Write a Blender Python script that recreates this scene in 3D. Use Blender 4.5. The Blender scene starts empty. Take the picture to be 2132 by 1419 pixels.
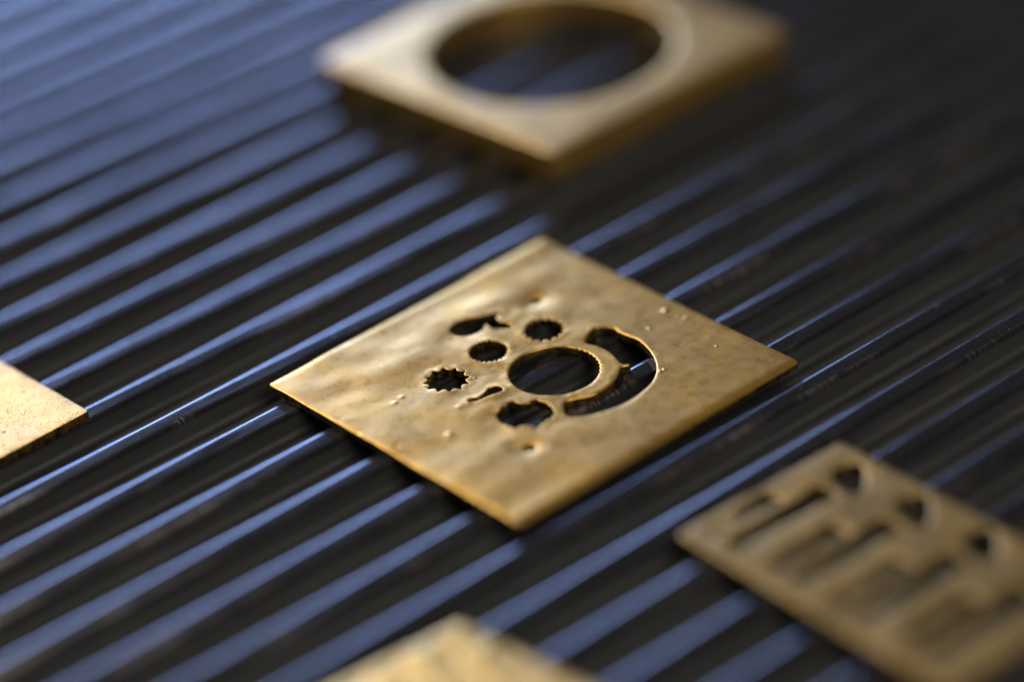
import bpy, math, random
import numpy as np
from mathutils import Vector, Matrix, noise
from mathutils.geometry import delaunay_2d_cdt
random.seed(7)
M = 0.001                                   # everything below is laid out in millimetres
scene = bpy.context.scene
col = scene.collection

# ------------------------------------------------------------------ camera
CAM = np.array([-138.0292, -200.0061, 150.9969])
RIGHT = np.array([0.738372, -0.669306, -0.082681])
UP = np.array([0.404328, 0.341224, 0.848578])
FWD = np.array([0.539746, 0.659997, -0.522570])
FPX = 7386.18
cd = bpy.data.cameras.new("camera")
cam = bpy.data.objects.new("camera", cd); col.objects.link(cam)
cam.matrix_world = Matrix(((RIGHT[0], UP[0], -FWD[0], CAM[0]*M), (RIGHT[1], UP[1], -FWD[1], CAM[1]*M),
                           (RIGHT[2], UP[2], -FWD[2], CAM[2]*M), (0, 0, 0, 1)))
cd.sensor_fit = 'HORIZONTAL'; cd.sensor_width = 36.0
cd.lens = 36.0 * FPX / 2132.0
cd.clip_start = 0.01; cd.clip_end = 20.0
cd.dof.use_dof = True
cd.dof.focus_distance = 0.2834
cd.dof.aperture_fstop = 6.1
scene.camera = cam

# ------------------------------------------------------------------ light
world = bpy.data.worlds.new("World"); scene.world = world; world.use_nodes = True
bg = world.node_tree.nodes["Background"]
bg.inputs[0].default_value = (0.78, 0.74, 0.68, 1); bg.inputs[1].default_value = 0.07

def area(name, az, el, dist, sx, sy, power, color, target=(14, -10, 0)):
    ld = bpy.data.lights.new(name, 'AREA'); ld.shape = 'RECTANGLE'
    ld.size = sx; ld.size_y = sy; ld.energy = power; ld.color = color
    o = bpy.data.objects.new(name, ld); col.objects.link(o)
    a, e = math.radians(az), math.radians(el)
    d = Vector((math.cos(e)*math.cos(a), math.cos(e)*math.sin(a), math.sin(e)))
    t = Vector(target) * M
    o.location = t + d*dist
    o.rotation_euler = (-d).to_track_quat('-Z', 'Y').to_euler()
    return o
area("window_light", 74.5, 17.0, 1.0, 0.80, 0.20, 12.2, (0.33, 0.48, 1.0))
area("key_light", 87, 51, 0.42, 0.22, 0.22, 1.3, (1.0, 0.88, 0.68), (0, 0, 0))
area("fill_light", -90, 44, 0.50, 0.35, 0.30, 1.2, (1.0, 0.92, 0.82), (-12, -14, 0))  # added unseen fill from the camera side, lifts groove walls and front edges

scene.view_settings.view_transform = 'Standard'; scene.view_settings.look = 'None'
scene.view_settings.exposure = 0.0; scene.view_settings.gamma = 1.0
scene.view_settings.use_curve_mapping = False
scene.cycles.use_denoising = True

# ------------------------------------------------------------------ helpers
def unproj(x, y, z):
    """photo pixel -> point on the horizontal plane z (mm)"""
    d = FWD + RIGHT*(x-1066)/FPX - UP*(y-709.5)/FPX
    return (CAM + d*(z-CAM[2])/d[2])[:2]

def obj(name, me, mats, parent=None, loc=(0, 0, 0), rz=0.0):
    o = bpy.data.objects.new(name, me); col.objects.link(o)
    if mats:
        for m in mats:
            if m.name not in [k.name for k in me.materials if k]: me.materials.append(m)
    o.parent = parent; o.location = loc; o.rotation_euler = (0, 0, rz)
    return o

def tag(o, label=None, cat=None, group=None, kind=None):
    if label: o["label"] = label
    if cat: o["category"] = cat
    if group: o["group"] = group
    if kind: o["kind"] = kind

class NT:
    """small node-tree builder"""
    def __init__(s, name):
        s.m = bpy.data.materials.new(name); s.m.use_nodes = True
        s.t = s.m.node_tree; s.b = s.t.nodes["Principled BSDF"]
        s.co = s.t.nodes.new("ShaderNodeTexCoord").outputs["Object"]
    def n(s, typ, **kw):
        x = s.t.nodes.new(typ)
        for k, v in kw.items(): setattr(x, k, v)
        return x
    def put(s, sock, v):
        if isinstance(v, bpy.types.NodeSocket): s.t.links.new(v, sock)
        else: sock.default_value = v
    def mapping(s, scale, rot=(0, 0, 0), src=None):
        x = s.n("ShaderNodeMapping"); s.put(x.inputs["Vector"], src or s.co)
        x.inputs["Scale"].default_value = scale; x.inputs["Rotation"].default_value = rot
        return x.outputs[0]
    def noise(s, vec, scale=1.0, detail=3.0, rough=0.55, w=None, dist=0.0):
        x = s.n("ShaderNodeTexNoise")
        if w is not None:
            x.noise_dimensions = '4D'; s.put(x.inputs["W"], w)
        s.put(x.inputs["Vector"], vec); x.inputs["Scale"].default_value = scale
        x.inputs["Detail"].default_value = detail; x.inputs["Roughness"].default_value = rough
        x.inputs["Distortion"].default_value = dist
        return x.outputs["Fac"]
    def ramp(s, fac, a, b, lo=0.0, hi=1.0):
        x = s.n("ShaderNodeMapRange"); x.interpolation_type = 'SMOOTHSTEP'
        s.put(x.inputs[0], fac)
        for i, v in zip((1, 2, 3, 4), (a, b, lo, hi)): x.inputs[i].default_value = v
        return x.outputs[0]
    def math(s, op, a, b=0.0):
        x = s.n("ShaderNodeMath", operation=op); s.put(x.inputs[0], a); s.put(x.inputs[1], b)
        return x.outputs[0]
    def mix(s, fac, a, b):
        x = s.n("ShaderNodeMix", data_type='RGBA'); s.put(x.inputs[0], fac); s.put(x.inputs[6], a); s.put(x.inputs[7], b)
        return x.outputs[2]
    def bump(s, h, dist, strength=1.0, prev=None):
        x = s.n("ShaderNodeBump"); s.put(x.inputs["Height"], h)
        x.inputs["Distance"].default_value = dist; s.put(x.inputs["Strength"], strength)
        if prev is not None: s.put(x.inputs["Normal"], prev)
        return x.outputs[0]

# ------------------------------------------------------------------ materials
def rubber(name):
    k = NT(name); b = k.b
    rnd = k.n("ShaderNodeObjectInfo").outputs["Random"]
    w = k.math('MULTIPLY', rnd, 37.0)
    mm = k.mapping((1000, 1000, 1000))
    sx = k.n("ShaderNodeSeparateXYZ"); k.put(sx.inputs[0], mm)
    # moulding striations along the rib, grain, chatter ticks on the worn front edge
    stri = k.noise(k.mapping((18, 6000, 6000)), 1.0, 3, 0.6, w)
    grain = k.noise(mm, 9.0, 3, 0.6, w)
    blot = k.noise(k.mapping((90, 500, 500)), 1.0, 3, 0.6, w)
    ticks = k.noise(k.mapping((5200, 500, 500)), 1.0, 2, 0.5, w)
    front = k.math('MULTIPLY', k.ramp(sx.outputs[1], -1.95, -1.55), k.ramp(sx.outputs[1], -1.0, -1.3))
    front = k.math('MULTIPLY', front, k.ramp(sx.outputs[2], -0.6, -0.25))
    patch = k.ramp(k.noise(k.mapping((70, 0, 0)), 1.0, 3, 0.6, w), 0.47, 0.63)
    wear = k.math('MULTIPLY', front, patch)
    wt = k.math('MULTIPLY', wear, k.ramp(ticks, 0.42, 0.62))
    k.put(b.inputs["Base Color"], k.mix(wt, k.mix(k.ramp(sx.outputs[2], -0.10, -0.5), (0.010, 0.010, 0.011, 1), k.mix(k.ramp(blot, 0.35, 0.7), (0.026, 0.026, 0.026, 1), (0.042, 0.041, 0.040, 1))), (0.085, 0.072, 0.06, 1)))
    smear = k.ramp(k.noise(k.mapping((55, 420, 420)), 1.0, 4, 0.65, k.math('ADD', w, 5.0)), 0.50, 0.68)
    deep = k.ramp(sx.outputs[2], -0.25, -0.75)
    rg = k.ramp(k.noise(k.mapping((120, 700, 700)), 1.0, 4, 0.6, w), 0.3, 0.75, 0.12, 0.23)
    k.put(b.inputs["Roughness"], k.math('ADD', rg, k.math('MAXIMUM', k.math('MAXIMUM', k.math('MULTIPLY', wt, 0.15), k.math('MULTIPLY', smear, 0.09)), k.math('MULTIPLY', deep, 0.40))))
    b.inputs["Specular IOR Level"].default_value = 0.55
    n1 = k.bump(stri, 0.02*M, 0.35)
    n2 = k.bump(grain, 0.012*M, 0.35, n1)
    n3 = k.bump(k.noise(k.mapping((60, 200, 200)), 1.0, 2, 0.5, w), 0.045*M, 0.45, n2)
    n4 = k.bump(ticks, 0.010*M, k.math('MULTIPLY', smear, 0.5), n3)
    k.put(b.inputs["Normal"], k.bump(ticks, 0.06*M, wear, n4))
    return k.m

def brass(name, gold=(0.80, 0.455, 0.075), dull=(0.62, 0.37, 0.095), rough=(0.25, 0.36), grain=0.005, waves=0.025,
          metallic=0.9, scale=1.0, brush=0.006, brush_rot=0.0, pits=0.0, speck=(8.0, 0.72, 0.86, 0.20), grain_scale=14.0):
    k = NT(name); b = k.b
    mm = k.mapping((1000, 1000, 1000))
    big = k.noise(mm, 0.22*scale, 4, 0.55, dist=0.6)
    med = k.noise(mm, 0.9*scale, 4, 0.6)
    fine = k.noise(mm, grain_scale, 3, 0.6)
    tarn = k.math('ADD', k.math('MULTIPLY', big, 0.65), k.math('MULTIPLY', med, 0.35))
    base = k.mix(k.ramp(tarn, 0.34, 0.66), gold+(1,), dull+(1,))
    specks = k.ramp(k.noise(mm, speck[0], 4, 0.7), speck[1], speck[2])
    base = k.mix(k.math('MULTIPLY', specks, speck[3]), base, (0.16, 0.10, 0.05, 1))
    k.put(b.inputs["Base Color"], base)
    b.inputs["Metallic"].default_value = metallic
    k.put(b.inputs["Roughness"], k.ramp(k.math('ADD', k.math('MULTIPLY', med, 0.6), k.math('MULTIPLY', fine, 0.4)), 0.3, 0.7, *rough))
    nrm = k.bump(k.noise(mm, 0.30*scale, 2, 0.4, dist=0.8), waves*M, 0.8)
    nrm = k.bump(fine, grain*M, 0.7, nrm)
    nrm = k.bump(k.noise(k.mapping((600, 14000, 1000), (0, 0, brush_rot)), 1.0, 2, 0.6), brush*M, 0.6, nrm)
    if pits:
        v = k.n("ShaderNodeTexVoronoi"); k.put(v.inputs["Vector"], mm); v.inputs["Scale"].default_value = 3.2
        p = k.math('MULTIPLY', k.ramp(v.outputs["Distance"], 0.05, 0.33), 1.0)
        nrm = k.bump(p, pits*M, k.ramp(med, 0.45, 0.6), nrm)
    k.put(b.inputs["Normal"], nrm)
    return k.m

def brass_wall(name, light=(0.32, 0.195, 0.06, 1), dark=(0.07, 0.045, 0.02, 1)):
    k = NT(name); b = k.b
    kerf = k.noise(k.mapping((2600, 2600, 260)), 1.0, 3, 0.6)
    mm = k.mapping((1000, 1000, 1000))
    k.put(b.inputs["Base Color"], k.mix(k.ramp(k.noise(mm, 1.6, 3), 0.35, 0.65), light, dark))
    b.inputs["Metallic"].default_value = 0.85
    k.put(b.inputs["Roughness"], k.ramp(kerf, 0.3, 0.7, 0.28, 0.45))
    k.put(b.inputs["Normal"], k.bump(kerf, 0.05*M, 0.6))
    return k.m

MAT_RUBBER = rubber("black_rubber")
MAT_BRASS = brass("cut_brass", brush_rot=0.3)
MAT_FRAME = brass("milled_brass", gold=(0.70, 0.44, 0.11), dull=(0.55, 0.34, 0.10), rough=(0.28, 0.38), waves=0.05)
MAT_PIT = brass("pitted_brass", gold=(0.56, 0.335, 0.072), dull=(0.46, 0.295, 0.09), rough=(0.30, 0.42), grain=0.07, waves=0.03, pits=0.06, speck=(5.0, 0.55, 0.66, 0.9), grain_scale=9.0)
MAT_ETCH = brass("satin_brass", gold=(0.58, 0.38, 0.12), dull=(0.36, 0.24, 0.08), rough=(0.3, 0.42), waves=0.08)
MAT_QUILT = brass("stamped_brass", gold=(0.76, 0.48, 0.12), dull=(0.66, 0.45, 0.15), rough=(0.26, 0.38), waves=0.03)
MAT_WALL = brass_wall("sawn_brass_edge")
MAT_BORE = brass_wall("bored_brass_edge", (0.72, 0.45, 0.12, 1), (0.50, 0.30, 0.08, 1))

# ------------------------------------------------------------------ the ribbed mat
PITCH, PHASE, RANG = 5.8249, 38.605, -0.011147
DEPTH = 2.0
def arc(cx, cz, r, a0, a1, n):
    return [(cx+r*math.cos(math.radians(a0+(a1-a0)*i/n)), cz+r*math.sin(math.radians(a0+(a1-a0)*i/n))) for i in range(n+1)]
rb, rf, rc = 0.42, 0.26, 0.55            # back edge, front edge, root fillet
vb, vf = 0.50, -1.62                     # back / front wall positions
prof = []
prof += arc(vb+0.12+rc, -DEPTH+rc, rc, 270, 182, 5)
RC, V0, PH = 1.4, -0.217, math.radians(28)      # softly crowned back shoulder, then a tighter arris
ex, ez = V0+RC*math.sin(PH), -RC*(1-math.cos(PH))
ax, az_ = ex-0.25*math.sin(PH), ez-0.25*math.cos(PH)
prof += arc(ax, az_, 0.25, 4, 62, 6)[:-1]
prof += arc(V0, -RC, RC, 62, 90, 10)
prof += [(-0.55, 0.004), (-0.85, 0.006), (-1.15, 0.004)]
prof += arc(vf+rf, -rf, rf, 90, 178, 8)
prof += arc(vf-0.10-rc, -DEPTH+rc, rc, -2, -90, 5)
prof = [(v, z if z > -1.95 else z-0.004) for v, z in prof]
LEN, NSEG = 330.0, 110
verts, faces = [], []
for i in range(NSEG+1):
    x = -LEN/2 + LEN*i/NSEG
    for j, (v, z) in enumerate(prof):
        wv = 0.012*noise.noise(Vector((x*0.06, j*0.15, 3.1)))
        verts.append((x*M, (v+wv)*M, (z + (0.5*wv if z > -1.5 else 0) - (0.009 if z > -1.5 else 0))*M))
n = len(prof)
for i in range(NSEG):
    for j in range(n-1):
        a = i*n+j; faces.append((a, a+1, a+n+1, a+n))
for e in (0, NSEG): faces.append(tuple(range(e*n, e*n+n)) if e == 0 else tuple(reversed(range(e*n, e*n+n))))
rib_me = bpy.data.meshes.new("rib"); rib_me.from_pydata(verts, [], faces); rib_me.update()
rib_me.polygons.foreach_set("use_smooth", [len(p.vertices) == 4 for p in rib_me.polygons])

bm_v = []
HX, HY, TH = 175.0, 120.0, 2.5
cx0, cy0 = 25.0, 5.0
for z in (-DEPTH, -DEPTH-TH):
    bm_v += [((-HX)*M, (-HY)*M, z*M), (HX*M, -HY*M, z*M), (HX*M, HY*M, z*M), (-HX*M, HY*M, z*M)]
mat_me = bpy.data.meshes.new("ribbed_mat")
mat_me.from_pydata(bm_v, [], [(0, 1, 2, 3), (7, 6, 5, 4), (0, 4, 5, 1), (1, 5, 6, 2), (2, 6, 7, 3), (3, 7, 4, 0)]); mat_me.update()
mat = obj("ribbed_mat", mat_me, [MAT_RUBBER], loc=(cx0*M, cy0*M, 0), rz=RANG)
tag(mat, "black glossy rubber mat with parallel raised ribs under the brass plates", "mat", kind="structure")
ca, sa = math.cos(RANG), math.sin(RANG)
vc = -sa*cx0 + ca*cy0                    # rib coordinate of the mat's centre
for kk in range(-14, 26):
    v = PHASE - kk*PITCH - vc
    if abs(v) > HY-3: continue
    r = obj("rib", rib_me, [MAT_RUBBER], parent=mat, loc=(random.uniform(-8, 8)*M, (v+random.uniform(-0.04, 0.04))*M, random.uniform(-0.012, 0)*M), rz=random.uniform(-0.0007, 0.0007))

# ------------------------------------------------------------------ brass plates
def resample(pts, ds, smooth=True, closed=True):
    P = np.array(pts, float); n = len(P)
    if smooth:
        out = []
        for i in range(n):
            p0, p1, p2, p3 = P[i-1], P[i], P[(i+1) % n], P[(i+2) % n]
            for t in np.linspace(0, 1, 8, endpoint=False):
                out.append(0.5*((2*p1)+(-p0+p2)*t+(2*p0-5*p1+4*p2-p3)*t*t+(-p0+3*p1-3*p2+p3)*t**3))
        P = np.array(out)
    Q = np.vstack([P, P[:1]]); L = np.r_[0, np.cumsum(np.linalg.norm(np.diff(Q, axis=0), axis=1))]
    m = max(8, int(round(L[-1]/ds))); s = np.linspace(0, L[-1], m, endpoint=False)
    return np.c_[np.interp(s, L, Q[:, 0]), np.interp(s, L, Q[:, 1])]

def area2(P): return 0.5*np.sum(P[:, 0]*np.roll(P[:, 1], -1)-np.roll(P[:, 0], -1)*P[:, 1])

def inside(P, X):
    c = np.zeros(len(X), bool); a, b = P, np.roll(P, -1, 0)
    for i in range(len(P)):
        dy = b[i, 1]-a[i, 1]
        if dy == 0: continue
        cond = ((a[i, 1] > X[:, 1]) != (b[i, 1] > X[:, 1])) & (X[:, 0] < (b[i, 0]-a[i, 0])*(X[:, 1]-a[i, 1])/dy+a[i, 0])
        c ^= cond
    return c

def dist_to(P, X):
    d = np.full(len(X), 1e9)
    for i in range(0, len(X), 4000):
        d[i:i+4000] = np.sqrt(((X[i:i+4000, None, :]-P[None])**2).sum(2)).min(1)
    return d

def outward(P):
    """unit normals pointing to the right of the direction of travel"""
    t = np.roll(P, -1, 0)-np.roll(P, 1, 0); t /= np.maximum(np.linalg.norm(t, axis=1), 1e-9)[:, None]
    return np.c_[t[:, 1], -t[:, 0]]

def plate_mesh(name, outer, holes, thick, height, grid=0.4, edge=0.06, hole_edge=0.05, extra=None, corner=0.25):
    """plate with its underside on z=0: fine top skin that follows height(X, dist_outer, dist_holes), rounded arrises, vertical walls"""
    loops = [outer if area2(outer) > 0 else outer[::-1]] + [h[::-1] if area2(h) > 0 else h for h in holes]
    lo, hi = outer.min(0), outer.max(0)
    gx, gy = np.meshgrid(np.arange(lo[0], hi[0], grid), np.arange(lo[1], hi[1], grid))
    G = np.c_[gx.ravel(), gy.ravel()] + np.random.RandomState(3).uniform(-.3, .3, (gx.size, 2))*grid
    if extra is not None: G = np.vstack([G, extra])
    keep = inside(loops[0], G)
    for h in loops[1:]: keep &= ~inside(h, G)
    G = G[keep]
    allp = np.vstack(loops)
    G = G[dist_to(allp, G) > 0.1]
    V2 = np.vstack([allp, G]); edges = []; o = 0
    for L in loops:
        k = len(L); edges += [(o+i, o+(i+1) % k) for i in range(k)]; o += k
    res = delaunay_2d_cdt([Vector(p) for p in V2], edges, [], 0, 1e-6)
    X = np.array([tuple(v) for v in res[0]]); tri = np.array(res[2])
    cen = X[tri].mean(1); k = inside(loops[0], cen)
    for h in loops[1:]: k &= ~inside(h, cen)
    tri = tri[k]
    back = {}
    for i, ids in enumerate(res[3]):
        for a in ids: back[a] = i
    do = dist_to(loops[0], X)
    dh = dist_to(np.vstack(loops[1:]), X) if holes else np.full(len(X), 99.0)
    Z = thick + height(X, do, dh)
    verts = [(x*M, y*M, z*M) for (x, y), z in zip(X, Z)]
    faces = [tuple(int(a) for a in t) for t in tri]; mi = [0]*len(faces)
    o = 0; bottoms = []
    for li, L in enumerate(loops):
        nrm = outward(L); b = edge if li == 0 else (hole_edge[li-1] if isinstance(hole_edge, (list, tuple)) else hole_edge); n = len(L)
        top = [back[o+i] for i in range(n)]
        rings = [top]
        for f_out, f_dn in ((0.38, 0.08), (0.71, 0.29), (0.92, 0.62), (1.0, 1.0)):
            base = len(verts)
            for i in range(n):
                p = L[i]+nrm[i]*b*f_out
                verts.append((p[0]*M, p[1]*M, (Z[top[i]]-b*f_dn)*M))
            rings.append(list(range(base, base+n)))
        for zz, inn in ((0.06, 1.0), (0.0, 0.3)):
            base = len(verts)
            for i in range(n):
                p = L[i]+nrm[i]*b*inn
                verts.append((p[0]*M, p[1]*M, zz*M))
            rings.append(list(range(base, base+n)))
        for ri in range(len(rings)-1):
            a, c = rings[ri], rings[ri+1]
            for i in range(n):
                j = (i+1) % n
                if a[i] != a[j]:
                    faces.append((a[j], a[i], c[i], c[j])); mi.append(0 if ri < 3 else 1)
        bottoms.append((rings[-1], o)); o += n
    # underside, flat
    L2 = []; ids = []; e2 = []
    for ring, _ in bottoms:
        s = len(L2)
        for i in ring: L2.append(Vector((verts[i][0]/M, verts[i][1]/M))); ids.append(i)
        e2 += [(s+i, s+(i+1) % len(ring)) for i in range(len(ring))]
    r2 = delaunay_2d_cdt(L2, e2, [], 0, 1e-6)
    X2 = np.array([tuple(v) for v in r2[0]]); t2 = np.array(r2[2]); cen = X2[t2].mean(1)
    k = inside(loops[0], cen)
    for h in loops[1:]: k &= ~inside(h, cen)
    mp = {}
    for i, org in enumerate(r2[3]):
        if org: mp[i] = ids[org[0]]
        else:
            mp[i] = len(verts); verts.append((X2[i][0]*M, X2[i][1]*M, 0))
    for t in t2[k]:
        f = tuple(mp[int(a)] for a in reversed(t))
        if len(set(f)) == 3: faces.append(f); mi.append(1)
    me = bpy.data.meshes.new(name); me.from_pydata(verts, [], faces); me.update()
    me.polygons.foreach_set("use_smooth", [True]*len(me.polygons))
    me.polygons.foreach_set("material_index", mi)
    me.set_sharp_from_angle(angle=math.radians(38))
    return me

def fbm(X, s, seed, octv=3, sx=1.0, sy=1.0):
    return np.array([noise.fractal(Vector((x*s*sx, y*s*sy, seed)), 0.9, 2.1, octv) for x, y in X])

def sstep(a, b, x):
    t = np.clip((x-a)/(b-a), 0, 1); return t*t*(3-2*t)

def rect(cs, ds, r=0.25):
    """quadrilateral outline with slightly broken corners"""
    cs = [np.array(c, float) for c in cs]; out = []
    for i in range(4):
        p, a, b = cs[i], cs[i-1], cs[(i+1) % 4]
        da = (a-p)/np.linalg.norm(a-p); db = (b-p)/np.linalg.norm(b-p)
        for t in np.linspace(0, 1, 5): out.append(p+da*r*(1-t)**2+db*r*t**2)
    return resample(out, ds, smooth=False)

def circle(c, r, n): 
    a = np.linspace(0, 2*np.pi, n, endpoint=False); return np.c_[c[0]+r*np.cos(a), c[1]+r*np.sin(a)]

def gear(c, ri, ro, teeth, ph=0.0, sharp=1.4, irr=0.03, seed=0):
    a = np.linspace(0, 2*np.pi, teeth*12, endpoint=False)
    rs = np.random.RandomState(seed); per = 1+irr*rs.randn(teeth)
    t = (0.5+0.5*np.cos(teeth*(a-ph)))**sharp
    r = ri+(ro-ri)*t*per[((a-ph)/(2*np.pi)*teeth+0.5).astype(int) % teeth]
    return np.c_[c[0]+r*np.cos(a), c[1]+r*np.sin(a)]

def grow(P, d):
    if area2(P) < 0: P = P[::-1]
    return P+outward(P)*d

T = 0.72
def zoomed(ox, oy, s, pts): return [unproj(ox+x/s, oy+y/s, T) for x, y in pts]

# --- the pierced square in the middle
fish = zoomed(920, 630, 7.614, [(110, 430), (150, 370), (200, 320), (300, 270), (430, 240), (560, 220), (680, 190), (800, 165), (900, 145), (955, 150),
    (900, 190), (870, 230), (890, 280), (960, 310), (1040, 325), (1120, 385), (1060, 405), (900, 412), (800, 410), (755, 375), (710, 345), (680, 375),
    (650, 420), (600, 455), (500, 500), (370, 528), (240, 518), (150, 480)])
drop = zoomed(870, 750, 10.66, [(1120, 870), (1180, 840), (1320, 825), (1420, 775), (1500, 700), (1570, 620), (1660, 585), (1770, 580), (1860, 605),
    (1890, 655), (1850, 700), (1750, 740), (1620, 780), (1480, 840), (1350, 890), (1230, 920), (1150, 930), (1115, 910)])
cloud = zoomed(1010, 800, 8.87, [(205, 570), (240, 500), (285, 470), (300, 430), (345, 400), (400, 385), (430, 335), (510, 300), (570, 325), (620, 350), (740, 348),
    (840, 325), (885, 285), (960, 272), (1010, 305), (1090, 322), (1150, 345), (1180, 385), (1235, 420), (1255, 470), (1295, 505), (1280, 560), (1235, 590),
    (1220, 635), (1140, 660), (1110, 705), (1040, 730), (1010, 775), (930, 795), (860, 770), (770, 765), (680, 765), (600, 800), (540, 815), (490, 785), (430, 780),
    (390, 735), (330, 725), (295, 690), (255, 670), (240, 620)])
moon = zoomed(1160, 660, 6.45, [(365, 320), (400, 250), (450, 190), (500, 150), (560, 130), (700, 135), (790, 150), (830, 190), (950, 240), (1080, 290), (1180, 370),
    (1270, 470), (1330, 590), (1345, 690), (1330, 770), (1290, 860), (1230, 930), (1130, 1020), (1000, 1110), (850, 1190), (650, 1260), (450, 1310), (250, 1340),
    (150, 1330), (95, 1280), (75, 1200), (85, 1150), (115, 1112), (200, 1088), (330, 1065), (480, 1030), (600, 970), (700, 900), (780, 820), (820, 740), (835, 690),
    (870, 655), (920, 645), (966, 633), (966, 622), (900, 628), (850, 612), (815, 580), (780, 540), (720, 480), (620, 420), (500, 375), (400, 350)])
bc, br = np.array([16.36, -16.15]), 3.74
a0 = math.atan2(*(unproj(1192, 725, T)-bc)[::-1]); a1 = math.atan2(*(unproj(1252, 775, T)-bc)[::-1])
if a0 < a1: a0 += 2*math.pi
ang = np.linspace(0, 2*np.pi, 420, endpoint=False)
rr = np.full(len(ang), br)
for i, a in enumerate(ang):
    for aa in (a, a+2*math.pi, a-2*math.pi):
        if a1 < aa < a0:
            f = (a0-aa)/(a0-a1)*9
            rr[i] = br+0.05-0.20*(1-(f % 1.0))**1.2+0.08
big = np.c_[bc[0]+rr*np.cos(ang), bc[1]+rr*np.sin(ang)]
holes = [grow(resample(q, d), 0.05) for q, d in ((fish, 0.16), (drop, 0.13), (cloud, 0.15), (moon, 0.14))]+[big,
         gear(unproj(1132, 686, T), 1.60, 1.88, 15, 0.1, 1.5, seed=1),
         gear(unproj(1016.5, 731, T), 1.57, 1.76, 24, 0.0, 1.0, seed=2),
         gear(unproj(930, 790, T), 1.58, 1.95, 12, math.radians(-33), 1.6, 0.10, seed=4),
         circle(unproj(1118, 624, T), 0.58, 28), circle(unproj(1104, 930, T), 0.60, 28)]
blobs = [(unproj(1385, 647, T), 0.30, 0.16), (unproj(1428, 662, T), 0.20, 0.09), (unproj(1351, 684, T), 0.17, 0.08), (unproj(1410, 658, T), 0.15, 0.06),
         (unproj(1491, 721, T), 0.14, 0.07), (unproj(1374, 774, T), 0.22, 0.12), (unproj(1383, 769, T), 0.16, 0.10),
         (unproj(822, 838, T), 0.28, 0.08), (unproj(836, 826, T), 0.3, 0.06), (unproj(828, 931, T), 0.35, -0.05), (unproj(955, 848, T), 0.3, 0.06),
         (unproj(988, 785, T), 0.15, 0.05), (unproj(935, 905, T), 0.4, 0.08)]
ext = []
for c, r, h in blobs:
    q = np.random.RandomState(5).uniform(-2.4*r, 2.4*r, (70, 2)); ext.append(q+c)
ext = np.vstack(ext)
small_c = [unproj(1118, 624, T), unproj(1104, 930, T)]
def h_main(X, do, dh):
    s = (X[:, 0]-X[:, 1])/60.0
    amp = 1-0.80*sstep(0.52, 0.68, s)
    z = 0.10*amp*fbm(X, 0.16, 1.7, 2, 0.8, 1.3)+0.006*amp*fbm(X, 0.62, 8.2, 2)
    lip = np.exp(-(dh/0.40)**2)
    z += 0.055*lip*amp*(0.4+fbm(X, 0.5, 4.4, 2))
    z -= 0.05*np.exp(-(dh/1.3)**2)*amp*sstep(-0.2, 0.5, fbm(X, 0.3, 6.6, 2))
    for c in small_c:
        d = np.linalg.norm(X-c, axis=1); z -= 0.10*np.exp(-(d/1.1)**2)
    for c, r, h in blobs:
        d = np.linalg.norm(X-c, axis=1); z += h*np.exp(-(d/(0.6*r))**2)
    z -= 0.16*np.clip(1-(X[:, 1]+30.0)/0.75, 0, 1)**2          # rolled-over edge
    z -= 0.03*np.exp(-(do/0.25)**2)
    return z
me = plate_mesh("pierced_plate", rect([(0, 0), (0, -30), (30, -30), (30, 0)], 0.3, 0.12), holes, T, h_main, grid=0.33, edge=0.025, hole_edge=[.05, .04, .05, .12, .12, .05, .05, .05, .08, .08], extra=ext)
o = obj("pierced_plate", me, [MAT_BRASS, MAT_WALL])
tag(o, "thin square brass plate pierced with gear-shaped holes, a round hole and a crescent slot", "plate")

# --- the thick square frame behind
FT = 3.0
fc = [np.array(p) for p in ((36.9, 37.2), (38.15, 7.45), (67.7, 7.9))]
fc.append(fc[0]+fc[2]-fc[1])
hc = 0.5*(fc[0]+fc[2])+np.array([-0.3, 0.1])
me = plate_mesh("thick_frame", rect(fc, 0.5, 0.5), [circle(hc, 11.8, 140)], FT, lambda X, do, dh: 0.05*fbm(X, 0.15, 2.2)-0.05*np.exp(-(do/.5)**2), grid=0.9, edge=0.16, hole_edge=0.25)
o = obj("square_frame", me, [MAT_FRAME, MAT_BORE])
tag(o, "thick square brass block with one large round opening through its middle", "frame")

# --- pitted plate, only a corner shows
LT = 0.92
p0 = unproj(184, 854, LT); p1 = unproj(0, 751, LT); p2 = unproj(0, 951, LT)
d1 = (p1-p0)/np.linalg.norm(p1-p0); d2 = (p2-p0)/np.linalg.norm(p2-p0)
rs = np.random.RandomState(11)
pit = [(p0+d1*rs.uniform(0.4, 14)+d2*rs.uniform(0.3, 14), rs.uniform(0.08, 0.26), rs.uniform(-0.12, 0.09)) for _ in range(90)]
pe = np.vstack([rs.uniform(-2*r, 2*r, (22, 2))+c for c, r, h in pit])
def h_pit(X, do, dh):
    z = 0.03*fbm(X, 0.3, 5.5)+0.012*fbm(X, 2.2, 3.1)
    w = (X-p0)@np.array([-d2[1], d2[0]]); w = np.abs(w)
    rough_zone = sstep(1.2, 2.6, w+1.2*fbm(X, 0.35, 1.1, 2))
    z += 0.012*rough_zone*fbm(X, 3.0, 9.9, 2)
    for c, r, h in pit:
        d = np.linalg.norm(X-c, axis=1); z += h*np.exp(-(d/(0.6*r))**2)*(0.25+0.75*rough_zone)
    return z-0.03*np.exp(-(do/.2)**2)
me = plate_mesh("pitted_plate", rect([p0, p0+d1*30, p0+d1*30+d2*30, p0+d2*30], 0.3), [], LT, h_pit, grid=0.30, edge=0.05, extra=pe)
o = obj("pitted_plate", me, [MAT_PIT, MAT_WALL])
tag(o, "bright brass plate with a rough pitted face and no holes", "plate")

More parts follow.
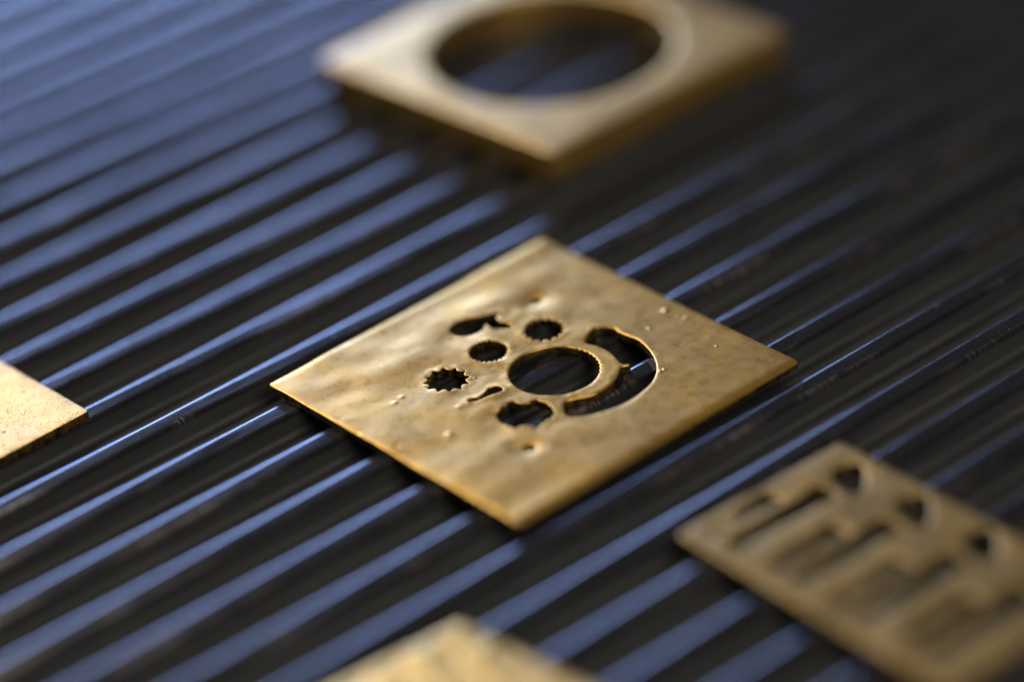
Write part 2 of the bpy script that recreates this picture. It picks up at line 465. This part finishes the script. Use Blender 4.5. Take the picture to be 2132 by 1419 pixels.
# --- small plate pierced with rows of lever-shaped slots
ET = 0.72
rows = []
def slot(xa, wa, xb, wb, y, dy=0.0, n=7):
    up = [(xa+(xb-xa)*t, y+dy*t+(wa+(wb-wa)*t)/2) for t in np.linspace(0, 1, n)]
    dn = [(xa+(xb-xa)*t, y+dy*t-(wa+(wb-wa)*t)/2) for t in np.linspace(1, 0, n)]
    return resample(up+dn, 0.22)
head = zoomed(1380, 880, 2.633, [(940, 275), (990, 237), (1060, 225), (1095, 250), (1098, 310), (1085, 370), (1030, 378), (985, 345), (950, 312)])
for i in range(4):
    y = -44.35-6.56*i
    rows.append(grow(resample([h-np.array([0, 6.56*i]) for h in head], 0.2), 0.25))
    rows.append(slot(18.4, 2.3, 8.6, 1.4, y+0.05, 0.35))
    rows.append(slot(15.3, 1.75, 11.4 if i == 0 else 8.5, 1.2, y+2.55, 0.15))
    if i == 0: rows.append(slot(10.2, 0.8, 8.3, 0.6, y+2.6, 0.1))
me = plate_mesh("slotted_plate", rect([(23.62, -40.62), (6.95, -39.95), (5.9, -67.7), (22.6, -68.3)], 0.35), rows, ET,
                lambda X, do, dh: 0.06*fbm(X, 0.22, 3.3)+0.04*np.exp(-(dh/.5)**2)*fbm(X, .6, 1.2)-0.03*np.exp(-(dh/.45)**2), grid=0.5, edge=0.07, hole_edge=0.08)
o = obj("slotted_plate", me, [MAT_ETCH, MAT_WALL])
tag(o, "small brass plate cut with repeated rows of narrow tapering lever-shaped slots", "plate")

# --- quilted plate, one corner shows
QT = 0.8
b0 = np.array([-11.19, -36.04]); e1 = np.array([-0.9968, 0.08]); e2 = np.array([0.08, -0.9968]); e1 /= np.linalg.norm(e1); e2 /= np.linalg.norm(e2)
QD = 3.1
def h_quilt(X, do, dh):
    a = ((X-b0)@e1-2.9)/QD; b = ((X-b0)@e2-2.9)/QD
    fa = np.abs(a-np.round(a))*2; fb = np.abs(b-np.round(b))*2
    z = 0.09*(np.minimum(fa, fb)-0.5)+0.03*((np.floor(a)+np.floor(b)) % 2)
    z -= 0.16*np.exp(-(np.hypot(fa, fb)/0.15)**2)
    return z*sstep(0, 0.8, do)-0.05*np.exp(-(do/.3)**2)
me = plate_mesh("quilted_plate", rect([b0, b0+e1*30, b0+e1*30+e2*30, b0+e2*30], 0.4), [], QT, h_quilt, grid=0.30, edge=0.08)
o = obj("quilted_plate", me, [MAT_QUILT, MAT_WALL])
tag(o, "golden brass plate stamped with a quilted grid of dimples", "plate")

# ------------------------------------------------------------------ dust and lint on the ribs
dv, df = [], []
rs = np.random.RandomState(21)
def fibre(x, y, z, L, a, r, curl):
    n = 5; base = len(dv)
    for i in range(n):
        t = i/(n-1); aa = a+curl*(t-.5)
        px = x+L*(t-.5)*math.cos(aa); py = y+L*(t-.5)*math.sin(aa)
        for k in range(3):
            q = 2*math.pi*k/3
            dv.append(((px-math.sin(aa)*r*math.cos(q))*M, (py+math.cos(aa)*r*math.cos(q))*M, (z+r+r*math.sin(q))*M))
    for i in range(n-1):
        for k in range(3):
            df.append((base+i*3+k, base+i*3+(k+1) % 3, base+i*3+3+(k+1) % 3, base+i*3+3+k))
for _ in range(700):
    kk = rs.randint(-2, 18); u = rs.uniform(-40, 85)
    v = PHASE-kk*PITCH-rs.uniform(0.1, 1.2)
    x, y = ca*u-sa*v, sa*u+ca*v
    big_ = rs.rand() < 0.18
    fibre(x, y, 0.012, rs.uniform(0.25, 0.7) if big_ else rs.uniform(0.04, 0.10), rs.uniform(0, 6.3), 0.009 if big_ else 0.014, rs.uniform(-2, 2))
kd = NT("pale_lint"); kd.b.inputs["Base Color"].default_value = (0.35, 0.33, 0.30, 1); kd.b.inputs["Roughness"].default_value = 0.8
dm = bpy.data.meshes.new("dust"); dm.from_pydata(dv, [], df); dm.update()
o = obj("dust", dm, [kd.m])
tag(o, "fine pale dust and lint specks lying on the black ribs", "dust", kind="stuff")
